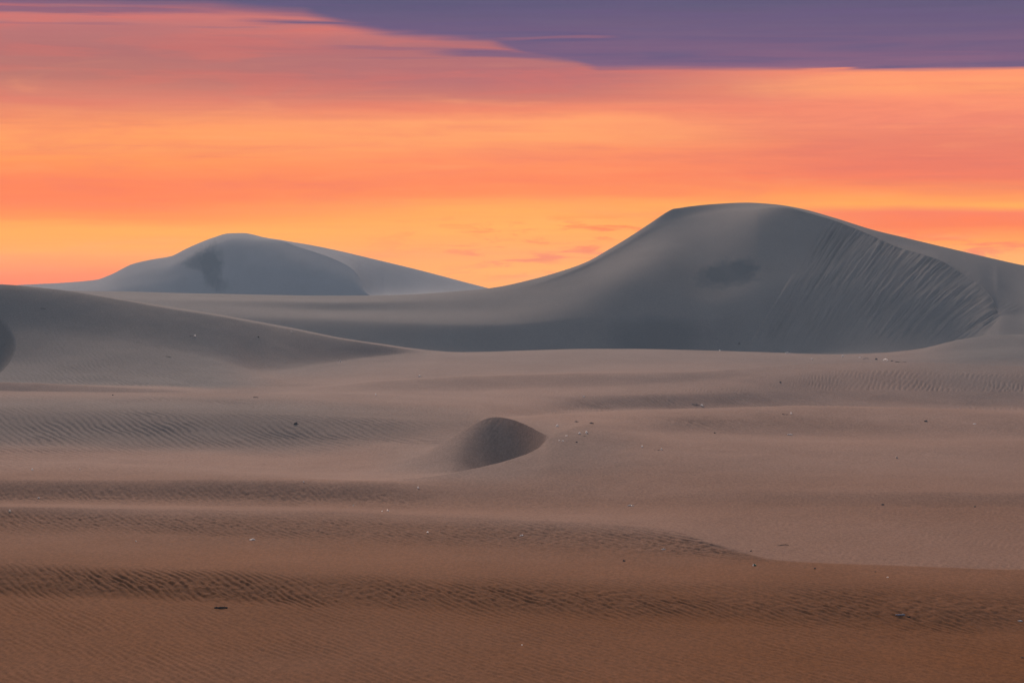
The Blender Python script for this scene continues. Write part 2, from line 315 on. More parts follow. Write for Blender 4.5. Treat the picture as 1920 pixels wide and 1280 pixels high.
C('L_top', P("-1600,519,384 -300,528.5,384 0,533,384 60,537.5,385 130,545.5,386 230,561,388 330,576.5,390 430,593,393 540,613,397 640,633,402 720,645,410 800,656,421 860,660,428 1000,656.5,433 1100,654,436 1200,654,436 1280,655.7,436 1450,660.7,433 1560,664,430 1640,662,429 1720,654.5,427 1800,636.5,427 1850,629.5,427 1920,626.5,427 2100,617.5,427 3600,630,427"), 10, sharp=.3)
C('L_behind', P("-1600,z-8,440 0,z-9,440 400,z-11.2,445 900,z-11.8,455 1400,z-12,455 1640,z-11.8,452 1800,z-11,448 1920,z-10.2,446 3600,z-10,446"), 44)
G_SPLIT = len(curves) - 1
C('foot', P("-1600,z-9,480 0,z-10,480 400,z-10.8,482 640,z-11.2,484 900,z-11.4,486 1100,z-11.4,490 1180,z-11.8,502 1280,z-11.8,508 1400,z-11.5,508 1500,z-11.3,503 1600,z-11.1,492 1700,z-11,482 1790,z-10.9,480 1830,z-9.8,482 1850,625,488 1862,612,495 1875,597,503 1920,606,500 2100,612,500 3600,620,505"), 110, sharp=[(1350, 0), (1450, .3)])
C('flank', P("-1600,585,515 0,585,515 400,591,516 640,598,513 900,608,504 1000,604,504 1100,592,510 1180,596,512 1280,600,514 1350,600,515 1420,570,522 1480,540,530 1600,530,526 1700,545,520 1780,560,519 1830,590,508 1855,604,501 1868,598,504 1876,592,508 1920,598,508 2100,600,515 3600,610,515"), 80)
C('bowl', P("-1600,570,535 0,570,535 400,573,535 640,583,535 900,583,524 1000,570,524 1100,544,532 1180,520,533 1240,508,537 1300,540,535 1350,545,533 1400,525,536 1450,492,546 1600,470,549 1700,490,549 1780,520,543 1830,560,526 1855,584,512 1868,592,508 1876,588,510.5 1920,592,515 2100,594,522 3600,605,522"), 80)
C('brink', P("-1600,560,550 0,560,550 400,562,548 640,567,545 900,558,541 1000,542,543 1060,520,550 1140,485,564 1200,449,582 1260,418,597 1300,410,601 1340,404,600 1400,394,590 1450,387.5,581 1480,390,576.5 1500,395,574 1560,412,572 1600,427,573 1640,444,572 1680,462,570 1730,477,565 1760,487,561 1800,509,552 1840,536,538 1862,562,525 1872,584,514 1880,584,514.5 1920,586,522 2100,588,530 3600,600,530"), 70,
  sharp=[(1420, 0), (1490, .9), (1870, .95), (1960, .2)])
C('rim', P("-1600,549,575 0,550,570 400,557,566 640,560.5,559 900,549,550 1000,532,550 1060,512,554 1140,476,570 1200,438,588 1260,406,603 1300,400,608 1340,393,610 1400,387,602 1450,384.7,593 1480,387,586.5 1500,z15.9,583 1560,z14.1,580 1600,z12.5,581 1640,z10.75,580 1680,z8.9,579 1730,z7.3,575 1760,z6.3,571 1800,z4.1,562 1840,z1.4,549 1862,z-.9,538 1880,z-2.6,530 1920,z-3.2,533 2100,z-3.6,534 3600,600,535"), 40)
C('ridge', P("-1600,538,600 0,539,592 40,540,592 100,544,590 230,546,588 400,551,583 640,554,573 700,553.5,570 760,552,567 850,546.5,562 920,540,559 1000,523,558 1060,505.5,563 1100,490.5,569 1140,468,577 1180,444,588 1220,418,600 1257,394.3,609 1263,391.8,611 1272,390.8,612 1290,388,614 1340,383,617 1400,380,614 1450,383,609 1500,391,604 1560,407,600 1640,432,598 1700,446.5,600 1800,470,602 1920,497,604 2100,530,606 2300,555,608 3600,590,640"), 14, sharp=.8)
C('ridge_behind', P("-1600,z-10,690 3600,z-10,690"), 30)
R_SPLIT = len(curves) - 1
C('far_foot', P("-1600,z-9,780 0,z-9,785 300,z-9.3,790 440,z-9.5,800 640,z-9.5,806 700,z-9.4,806 900,z-9.5,790 3600,z-9.5,780"), 60)
C('far_face', P("-1600,553,840 0,548,838 180,545,838 260,532,840 330,518,842 380,505,842 440,495,838 520,500,832 600,520,828 640,530,825 680,545,818 700,556,812 800,555,820 920,553,840 3600,590,840"), 60)
C('far_brink', P("-1600,545,862 0,540,864 180,533,862 250,512,862 320,497,860 360,478,862 400,458,866 440,446,869 500,449,868 528,452,866 560,463,862 600,476,856 640,492,848 665,508,840 678,528,831 692,552,820 700,554,822 760,552,840 830,545,860 920,548,870 3600,590,870"), 40, sharp=[(480, 0), (540, .85), (690, .95), (720, 0)])
C('far_ridge', P("-1600,537,890 0,536,890 40,534,890 180,524.5,890 205,516,890 250,494.5,890 285,486.5,890 320,480.5,890 350,466,891 400,445.5,892 430,437.5,893 455,437,893 500,446,894 530,450.5,895 600,462.5,898 700,485.5,904 800,510,908 880,531,911 918,541,912 1000,562,914 1500,590,914 3600,590,914"), 12, sharp=.7)
C('far_behind', P("-1600,z-10,980 3600,z-10,980"), 20)
C('out1', P("-1600,z-8.5,1200 3600,z-8,1200"), 16)
C('out2', P("-1600,z-7,1500 3600,z-6.5,1500"), 6)
C('out3', P("-1600,z-9,1610 3600,z-9,1610"), 1)

K = len(curves)
Dk = np.array([c['D'] for c in curves]); Zk = np.array([c['Z'] for c in curves]); Sk = np.array([c['s'] for c in curves])
for k in range(1, K): 
    low = Dk[k] < Dk[k - 1] + 0.15
    zt = Zk[k] / Dk[k]; Dk[k] = np.maximum(Dk[k], Dk[k - 1] + 0.15); Zk[k] = zt * Dk[k]
h = np.diff(Dk, axis=0); dl = np.diff(Zk, axis=0) / h
M = np.zeros((K, NU)); 
w1 = 2 * h[1:] + h[:-1]; w2 = h[1:] + 2 * h[:-1]; ok = dl[:-1] * dl[1:] > 0
with np.errstate(all='ignore'):
    M[1:-1] = np.where(ok, (w1 + w2) / (w1 / np.where(ok, dl[:-1], 1) + w2 / np.where(ok, dl[1:], 1)), 0)
M[0] = dl[0]; M[-1] = dl[-1]
rows_D, rows_Z, rows_rip, rows_co, row_k = [], [], [], [], []
for k in range(K - 1):
    n = curves[k]['n']; H = h[k]
    m0 = M[k] * (1 - Sk[k]) + dl[k] * Sk[k]; m1 = M[k + 1] * (1 - Sk[k + 1]) + dl[k] * Sk[k + 1]
    for j in range(n if k < K - 2 else n + 1):
        t = j / n
        z = (1 + 2 * t) * (1 - t) ** 2 * Zk[k] + t * (1 - t) ** 2 * H * m0 + t * t * (3 - 2 * t) * Zk[k + 1] + t * t * (t - 1) * H * m1
        rows_D.append(Dk[k] + t * H); rows_Z.append(z)
        ts = t * t * (3 - 2 * t)
        rows_rip.append(curves[k]['rip'] * (1 - ts) + curves[k + 1]['rip'] * ts)
        rows_co.append(curves[k]['coarse'] * (1 - ts) + curves[k + 1]['coarse'] * ts)
        row_k.append(k + t)
GD = np.array(rows_D); GZ = np.array(rows_Z); RIP = np.array(rows_rip); CO = np.array(rows_co); RK = np.array(row_k)
NR = len(GD)
vrow = 640 - F * ((GZ / GD) * CP + SP) / (CP - (GZ / GD) * SP)       # exact image row of every vertex
GX = GD * (us[None, :] - 960) / F * (CP + (640 - vrow) / F * SP) / 1.0
# keep the plan position exact for the image column
GX = GD * ((us[None, :] - 960) / F) / (CP + (640 - vrow) / F * SP)
UU = np.broadcast_to(us[None, :], GD.shape); KK = np.broadcast_to(RK[:, None], GD.shape)
idx = {c['name']: i for i, c in enumerate(curves)}

# ---- broad unevenness of the sand
print('d', [(n, round(float(Dk[idx[n]][np.argmin(np.abs(us-1700))]),1)) for n in idx if n in ('foot','brink','ridge')])
near = 1 - ss(GD, 380, 460)
GZ = GZ + near * (0.05 * fbm(GX / 9, GD / 16, 11, 4) + 0.02 * fbm(GX / 2.2, GD / 5, 21, 3)) * np.clip(GD / 120, .5, 1.4)
bigm = ss(GD, 455, 480)
GZ = GZ + bigm * 0.10 * fbm(GX / 30, GD / 40, 31, 3)

# ---- wind ripples (real relief)
dd_ = np.linspace(0, 1700, 1701); gg_ = np.concatenate([[0], np.cumsum(np.interp(dd_[1:], [60, 100, 200, 320], [.44, .38, .36, .28]))])
turn = 0.9 * gn(GX / 60, GD / 90, 5)
ac = 0.93 * (GX + np.interp(GD, dd_, gg_) + turn); al = GD - 0.35 * GX      # the crests turn slowly with distance
def ripple(lam, seed, warp=0.8):
    ph = ac / lam + warp * fbm(ac / (lam * 6), al / (lam * 14), seed, 4, .55)
    s = np.sin(2 * np.pi * ph); s = s + 0.28 * np.sin(4 * np.pi * ph + 0.9)
    a = 0.65 + 0.8 * gn(ac / (lam * 9), al / (lam * 16), seed + 7)
    return s * np.clip(a, 0.1, 1.4)
vis = GD < 450
fine = np.zeros_like(GZ); mega = np.zeros_like(GZ)
sel = vis
lamF = 0.27
fine = np.where(sel, ripple(lamF, 41, .9), 0)
mega1 = np.where(GD < 210, ripple(0.33, 51, 1.1)*.8+1.5*fbm(GX / .34, GD / .6, 53, 2), 0)
mega2 = np.where((GD > 120) & sel, ripple(0.58, 61, .9), 0)
RIPm = np.clip(RIP + 0.5 * RIP * fbm(GX / 5, GD / 9, 71, 3), 0, 4)
w_f = (1 - ss(GD, 95, 150)); w_2 = ss(GD, 140, 190)
dz = 0.0105 * fine * w_f * np.clip(0.35 + RIPm, 0, 1.5) * (RIP > 0.02)
dz = dz + 0.0135 * mega1 * (1 - w_2) * np.clip(RIPm - 0.9, 0, 1.6)
dz = dz + 0.030 * mega2 * w_2 * np.clip(RIPm, 0, 2.2)
GZ = GZ + dz

# ---- avalanche grooves on the great slip face
V0 = vrow
kk = np.interp(us, [1200, 1500, 1650, 1750, 1830, 1880], [.6, .62, .75, 1.0, 1.35, 1.5])
Fint = np.concatenate([[0], np.cumsum(np.diff(us) / (0.5 * (kk[1:] + kk[:-1])))])
s_c = Fint[None, :] + V0
s0 = np.interp(1480, us, Fint) + 530
on = ((KK >= idx['foot']) & (KK <= idx['brink'])).astype(float) * ss(s_c, s0 - 30, s0 + 60) * (1 - ss(UU, 1866, 1880))
tb = (KK - idx['foot']) / (idx['brink'] - idx['foot'])
brk = .5 + 1.1 * gn(s_c / 40, V0 / 60, 85)
gr = fbm((s_c + 5 * gn(s_c / 50, V0 / 45, 84)) / 12, V0 / 60, 81, 4, .62) * np.clip(brk, .35, 1.2)
gr2 = np.abs(fbm(s_c / 15, V0 / 90, 91, 3)) * np.clip(.7 + 1.5 * gn(s_c / 60, V0 / 200, 92), .1, 1.5)
fade = ss(tb, 0.0, 0.25) * (1 - ss(tb, 0.97, 1.0))
GZ = GZ + on * fade * (0.38 * gr - 0.60 * gr2 * ss(tb, .55, .93))
# step where the slip sand meets the bowl
GZ = GZ + ((KK >= idx['foot']) & (KK <= idx['brink'])) * 0.35 * (ss(s_c, s0 - 9, s0 + 3) - ss(s_c, s0 + 3, s0 + 90)) * ss(V0, 505, 540)
# hollow with a small slip face at the far left
ub = 30 - ((V0 - 648) / 7.4) ** 2 / 1.0 * .62
lf = ((KK > idx['K_behind']) & (KK < idx['L'])).astype(float)
dpt = np.clip(ub - UU, 0, 150); dpt = np.minimum(dpt, 60) * ss(UU, -260, -90)
GZ = GZ - lf * 0.055 * dpt * (1 + .10 * fbm((UU * .9 + V0) / 6, V0 / 60, 99, 3))
# little slip face of the small crescent dune
on2 = ((KK >= idx['floor']) & (KK <= idx['slope_up'])).astype(float) * ss(UU, 890, 930) * (1 - ss(UU, 1018, 1026))
tb2 = (KK - idx['floor']); s2 = UU / .8 + V0
GZ = GZ + on2 * ss(tb2, 0.1, .5) * (1 - ss(tb2, .96, 1)) * 0.022 * fbm(s2 / 9, V0 / 70, 95, 4, .6)
# lee wind streaks on the windward back of the great dune
onw = ((KK > idx['brink']) & (KK < idx['ridge'])) * ss(UU, 1450, 1520)
GZ = GZ + onw * 0.07 * fbm((UU * .45 + V0) / 7, (UU - V0) / 120, 97, 3) * ss(KK - idx['brink'], 0, .15) * (1 - ss(KK - idx['brink'], .8, 1))
onw2 = ((KK > idx['L_behind']) & (KK < idx['brink'])) * ss(UU, 1885, 1960)
GZ = GZ + onw2 * 0.0 * fbm((UU * .45 + V0) / 7, (UU - V0) / 120, 98, 3)

# ---- sand kinds: coarse red lag sand, pale fine sand, dark stains; also shade painted into hollows and slip faces
COA = np.clip(CO + 0.12 * fbm(GX / 14, GD / 22, 101, 4), 0, 1)
GRN_SHADE = .45 * np.clip((RIPm - 0.9) / 1.8, 0, 1) * np.clip(0.5 + 1.4 * (-(mega1 * (1 - w_2) + mega2 * w_2)) * 0.5, 0, 1)   # dark grains gather in ripple troughs
slip_shade = on * ss(tb, .02, .15) * np.clip(.16 + 1.5 * gr2 * ss(tb, .3, .9) - .6 * gr, 0, .8)  # shade of the slip face and its grooves painted into the sand colour
slip_shade = np.maximum(slip_shade, on2 * .3 * ss(UU, 900, 980))  # same painted shade on the little slip face
slip_shade = np.maximum(slip_shade, lf * .5 * ss(dpt, 0, 6) * (UU < 40))  # painted shade of the far-left hollow
slip_shade = np.maximum(slip_shade, .28 * ss(GD, 203, 210) * (1 - ss(GD, 228, 236)) * (1 - ss(UU, 860, 960)))  # left rippled slope coloured darker
GRN_SHADE = np.clip(GRN_SHADE + slip_shade, 0, 1)
def blob(cx, cy, rx, ry, seed, rough=.35):
    w = 1 + rough * fbm(UU / (rx * .6), V0 / (ry * .6), seed, 5, .6)
    r = np.sqrt(((UU - cx) / rx) ** 2 + ((V0 - cy) / ry) ** 2) * w
    return 1 - ss(r, 0.45, 1.15)
big = (KK >= idx['foot']) & (KK <= idx['ridge'])
far = KK >= idx['far_foot']
stain_shade = big * np.clip(.5 * blob(1225, 630, 105, 44, 117, .15) + 0.9 * blob(1372, 512, 52, 26, 111) + .6 * blob(1330, 520, 30, 24, 112) + .6 * blob(1395, 498, 26, 18, 113), 0, 1)  # first blob paints the shade of the bottom hollow, the others are dark stains
stain_shade = stain_shade + far * np.clip(.85 * blob(398, 500, 22, 44, 114) + .8 * blob(378, 492, 34, 22, 115) + .5 * blob(412, 535, 20, 16, 116), 0, 1)  # dark blue stains on the far dune
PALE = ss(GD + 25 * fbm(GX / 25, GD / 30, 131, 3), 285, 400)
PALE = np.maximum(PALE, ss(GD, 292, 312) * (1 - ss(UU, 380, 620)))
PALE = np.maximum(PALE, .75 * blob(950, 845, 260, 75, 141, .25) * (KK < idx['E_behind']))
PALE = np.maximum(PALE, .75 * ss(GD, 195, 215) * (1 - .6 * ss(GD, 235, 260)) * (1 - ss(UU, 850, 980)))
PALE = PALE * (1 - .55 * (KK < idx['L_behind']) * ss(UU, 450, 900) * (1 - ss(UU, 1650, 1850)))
vcol = np.stack([COA, GRN_SHADE, np.clip(stain_shade, 0, 1), PALE], -1)

# ------------------------------------------------------------------ materials
def new_mat(name):
    m = bpy.data.materials.new(name); m.use_nodes = True; nt = m.node_tree
    return m, nt, nt.nodes['Principled BSDF']
def sand_material(name, coarse, fine, far, stain_shade_c):
    m, nt, b = new_mat(name)
    at = nn(nt, 'ShaderNodeAttribute', attribute_name='sand'); sp = nn(nt, 'ShaderNodeSeparateColor')
    nt.links.new(at.outputs['Color'], sp.inputs[0])
    geo = nn(nt, 'ShaderNodeNewGeometry'); pos = geo.outputs['Position']
    mp = nn(nt, 'ShaderNodeMapping'); mp.inputs['Scale'].default_value = (1, .35, 1); nt.links.new(pos, mp.inputs[0])
    c = mixc(nt, sp.outputs[0], fine, coarse)
    nl = noise(nt, mp.outputs[0], 0.12, 6, 0.6)          # broad tonal patches
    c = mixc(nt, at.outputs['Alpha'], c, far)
    c = mixc(nt, maprange(nt, nl, 0.35, 0.68, 0, .22), c, nn_scale(nt, c, 0.6))
    c = mixc(nt, math_n(nt, 'MULTIPLY', sp.outputs[1], 0.75), c, nn_scale(nt, c, 0.35))
    ng = noise(nt, mp.outputs[0], 7.0, 3, 0.75)          # speckle of mixed grains
    c = mixc(nt, maprange(nt, ng, 0.34, 0.70, 0, 1), nn_scale(nt, c, 0.84), nn_scale(nt, c, 1.16))
    ng2 = noise(nt, mp.outputs[0], 17.0, 2, 0.8)
    c = mixc(nt, maprange(nt, ng2, 0.45, 0.8, 0, .5), c, nn_scale(nt, c, 0.4))
    c = mixc(nt, math_n(nt, 'MULTIPLY', sp.outputs[2], 0.8), c, stain_shade_c)
    nt.links.new(c, b.inputs['Base Color'])
    b.inputs['Roughness'].default_value = 0.95; b.inputs['Specular IOR Level'].default_value = 0.003
    bp = nn(nt, 'ShaderNodeBump'); bp.inputs['Strength'].default_value = 0.5; bp.inputs['Distance'].default_value = 0.02
    nh = noise(nt, mp.outputs[0], 5.0, 4, 0.65); nt.links.new(nh, bp.inputs['Height']); nt.links.new(bp.outputs[0], b.inputs['Normal'])
    return m
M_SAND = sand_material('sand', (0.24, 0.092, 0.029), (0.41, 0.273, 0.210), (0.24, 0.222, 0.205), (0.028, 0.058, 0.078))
M_DUNE = M_SAND
M_FAR = sand_material('hazed_dune_sand', (0.355, 0.368, 0.38), (0.355, 0.368, 0.38), (0.355, 0.368, 0.38), (0.04, 0.075, 0.10))  # blue haze over the far dune is put into this sand colour

def sheet(name, r0, r1, mat, label, cat):
    nr = r1 - r0 + 1
    P3 = np.stack([GX[r0:r1 + 1], GD[r0:r1 + 1], GZ[r0:r1 + 1]], -1).reshape(-1, 3).astype(np.float32)
    me = bpy.data.meshes.new(name)
    me.vertices.add(len(P3)); me.vertices.foreach_set('co', P3.ravel())
    i = np.arange(nr - 1)[:, None] * NU + np.arange(NU - 1)[None, :]
    q = np.stack([i, i + 1, i + 1 + NU, i + NU], -1).reshape(-1, 4).astype(np.int32)
    me.loops.add(q.size); me.loops.foreach_set('vertex_index', q.ravel())
    me.polygons.add(len(q)); me.polygons.foreach_set('loop_start', np.arange(0, q.size, 4, dtype=np.int32))
    me.polygons.foreach_set('use_smooth', np.ones(len(q), bool))
    me.update(calc_edges=True)
    at = me.color_attributes.new('sand', 'FLOAT_COLOR', 'POINT')
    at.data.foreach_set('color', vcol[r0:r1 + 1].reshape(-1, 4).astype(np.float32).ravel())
    me.materials.append(mat)
    o = bpy.data.objects.new(name, me); COL.objects.link(o)
    o['kind'] = 'structure'; o['label'] = label; o['category'] = cat
    return o
rG = int(np.searchsorted(RK, G_SPLIT)); rR = int(np.searchsorted(RK, R_SPLIT))
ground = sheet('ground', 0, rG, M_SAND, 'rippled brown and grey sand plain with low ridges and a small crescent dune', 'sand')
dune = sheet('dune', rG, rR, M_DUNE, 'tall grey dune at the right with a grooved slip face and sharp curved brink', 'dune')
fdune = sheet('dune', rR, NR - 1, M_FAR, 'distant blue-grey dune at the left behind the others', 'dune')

# wide base sand under and around everything
def base_sheet():
    me = bpy.data.meshes.new('terrain')
    s = [(-860, -150), (860, -150), (860, 1640), (-860, 1640)]
    me.from_pydata([(x, y, -13.2) for x, y in s], [], [(0, 1, 2, 3)]); me.materials.append(M_SAND)
    o = bpy.data.objects.new('terrain', me); COL.objects.link(o); o['kind'] = 'structure'
base_sheet()

# ------------------------------------------------------------------ placing on the sand
vis_row = 640 - F * ((GZ / GD) * CP + SP) / (CP - (GZ / GD) * SP)
def ground_at(u, v):
    j = int(np.argmin(np.abs(us - u))); col = vis_row[:, j]
    run = np.minimum.accumulate(col); r = int(np.argmax(run <= v)) if (run <= v).any() else NR - 1
    r = max(r, 1); a, b = col[r - 1], col[r]; t = 0 if abs(b - a) < 1e-6 else min(max((v - a) / (b - a), 0), 1)
    p0 = np.array((GX[r - 1, j], GD[r - 1, j], GZ[r - 1, j])); p1 = np.array((GX[r, j], GD[r, j], GZ[r, j]))
    p = p0 * (1 - t) + p1 * t
    return Vector(p.tolist())

def plain(name, col, rough=.8, var=.25, scale=30):
    m, nt, b = new_mat(name); geo = nn(nt, 'ShaderNodeNewGeometry')
    n = noise(nt, geo.outputs['Position'], scale, 4, .6)
    nt.links.new(mixc(nt, maprange(nt, n, .35, .65), col, tuple(np.array(col) * (1 - var))), b.inputs['Base Color'])
    b.inputs['Roughness'].default_value = rough; return m
M_WHITE = plain('white_shell', (0.82, 0.81, 0.78), .3); M_BONE = plain('bleached_wood', (0.55, 0.48, 0.42)); M_DARK = plain('dark_wood', (0.018, 0.014, 0.012), .9)
M_ROCK = plain('dark_stone', (0.085, 0.062, 0.055)); M_GREEN = plain('green_plastic', (0.02, 0.30, 0.14), .4); M_PLAS = plain('white_plastic', (0.8, 0.82, 0.88), .35)
M_GREY = plain('grey_wood', (0.42, 0.42, 0.48), .6); M_YEL = plain('cream_shell', (0.78, 0.68, 0.45)); M_TWIG = plain('dry_twig', (0.06, 0.042, 0.035), .9)

for m_ in (M_WHITE, M_PLAS, M_YEL):      # thin pale shells and film let light through
    nt_ = m_.node_tree; b_ = nt_.nodes['Principled BSDF']; o_ = [n for n in nt_.nodes if n.type == 'OUTPUT_MATERIAL'][0]
    tr_ = nt_.nodes.new('ShaderNodeBsdfTranslucent'); tr_.inputs[0].default_value = (1, 1, 1, 1)
    mx_ = nt_.nodes.new('ShaderNodeMixShader'); mx_.inputs[0].default_value = .75
    nt_.links.new(b_.outputs[0], mx_.inputs[1]); nt_.links.new(tr_.outputs[0], mx_.inputs[2]); nt_.links.new(mx_.outputs[0], o_.inputs[0])
def mesh_obj(name, verts, faces, mats, fmat=None, smooth=True):
    me = bpy.data.meshes.new(name); me.from_pydata([tuple(map(float, v)) for v in verts], [], faces)
    for m in mats: me.materials.append(m)
    if smooth: me.polygons.foreach_set('use_smooth', [True] * len(faces))
    if fmat: me.polygons.foreach_set('material_index', fmat)
    me.update(); o = bpy.data.objects.new(name, me); COL.objects.link(o); return o
rng = random.Random(5)
def lump(w, dpt, hgt, seed, nu=14, nv=8, flat=.0, jag=.25):
    r = random.Random(seed); ph = [r.uniform(0, 6.28) for _ in range(8)]
    V, Fc = [], []
    for i in range(nv + 1):
        a = math.pi * i / nv - math.pi / 2
        for j in range(nu):
            b = 2 * math.pi * j / nu
            k = 1 + jag * (math.sin(2 * b + ph[0]) * .5 + math.sin(3 * b + ph[1] + a) * .4 + math.sin(5 * b + ph[2] - 2 * a) * .25)
            V.append((math.cos(a) * math.cos(b) * w / 2 * k, math.cos(a) * math.sin(b) * dpt / 2 * k,
                      math.sin(a) * hgt / 2 * (1 + .2 * math.sin(b + ph[3])) + hgt * .3))
    for i in range(nv):
        for j in range(nu):
            Fc.append((i * nu + j, i * nu + (j + 1) % nu, (i + 1) * nu + (j + 1) % nu, (i + 1) * nu + j))
    return V, Fc
def tube(pts, rad, ns=7):
    V, Fc = [], []
    n = len(pts)
    for i, p in enumerate(pts):
        p = Vector(p); q = Vector(pts[min(i + 1, n - 1)]) - Vector(pts[max(i - 1, 0)]); q.normalize()
        s = q.cross(Vector((0, 0, 1))); s.normalize(); t = s.cross(q)
        for j in range(ns):
            a = 2 * math.pi * j / ns; V.append(p + (s * math.cos(a) + t * math.sin(a)) * rad[i])
    for i in range(n - 1):
        for j in range(ns): Fc.append((i * ns + j, i * ns + (j + 1) % ns, (i + 1) * ns + (j + 1) % ns, (i + 1) * ns + j))
    Fc.append(tuple(range(ns))[::-1]); Fc.append(tuple((n - 1) * ns + j for j in range(ns)))
    return V, Fc
def shell(w, dpt, hgt, seed):
    """a ribbed half shell lying open side down"""
    r = random.Random(seed); V, Fc = [], []; nu, nv = 22, 7
    for i in range(nv + 1):
        t = i / nv
        for j in range(nu):
            b = 2 * math.pi * j / nu; rib = 1 + .05 * math.cos(b * 11) * t
            V.append((math.cos(b) * w / 2 * t * rib * (1 + .25 * math.sin(b)), math.sin(b) * dpt / 2 * t * rib, hgt * (1 - t ** 2.2) + .08 * hgt * math.sin(3 * b + seed)))
    for i in range(nv):
        for j in range(nu): Fc.append((i * nu + j, i * nu + (j + 1) % nu, (i + 1) * nu + (j + 1) % nu, (i + 1) * nu + j))
    n0 = len(V); V += [(x * .9, y * .9, z - .12 * hgt) for x, y, z in V]; m = len(Fc)
    Fc += [tuple(n0 + a for a in f[::-1]) for f in Fc[:m]]
    for j in range(nu): Fc.append((nv * nu + j, nv * nu + (j + 1) % nu, n0 + nv * nu + (j + 1) % nu, n0 + nv * nu + j))
    return V, Fc
def crumple(w, dpt, hgt, seed):
    """a crumpled sheet of film with raised folds"""
    r = random.Random(seed); V, Fc = [], []; nx_, ny_ = 12, 7; ph = [r.uniform(0, 6) for _ in range(6)]
    for i in range(ny_):
        for j in range(nx_):
            a = j / (nx_ - 1) - .5; b = i / (ny_ - 1) - .5
            z = hgt * (.45 + .35 * math.sin(9 * a + ph[0] + 5 * b) + .25 * math.sin(17 * b + ph[1]) + .15 * math.sin(23 * a + ph[2])) * (1 - 2.2 * a * a)
            V.append((a * w * (1 - .3 * abs(b)), b * dpt * (1 + .3 * math.sin(7 * a + ph[3])), max(z, .0)))
    n0 = len(V); V += [(x, y, z - hgt * .12 - .004) for x, y, z in V]
    for i in range(ny_ - 1):
        for j in range(nx_ - 1):
            q = (i * nx_ + j, i * nx_ + j + 1, (i + 1) * nx_ + j + 1, (i + 1) * nx_ + j); Fc.append(q); Fc.append(tuple(n0 + k for k in q[::-1]))
    per = [j for j in range(nx_)] + [i * nx_ + nx_ - 1 for i in range(1, ny_)] + [(ny_ - 1) * nx_ + j for j in range(nx_ - 2, -1, -1)] + [i * nx_ for i in range(ny_ - 2, 0, -1)]
    for a, b in zip(per, per[1:] + per[:1]): Fc.append((a, n0 + a, n0 + b, b))
    return V, Fc

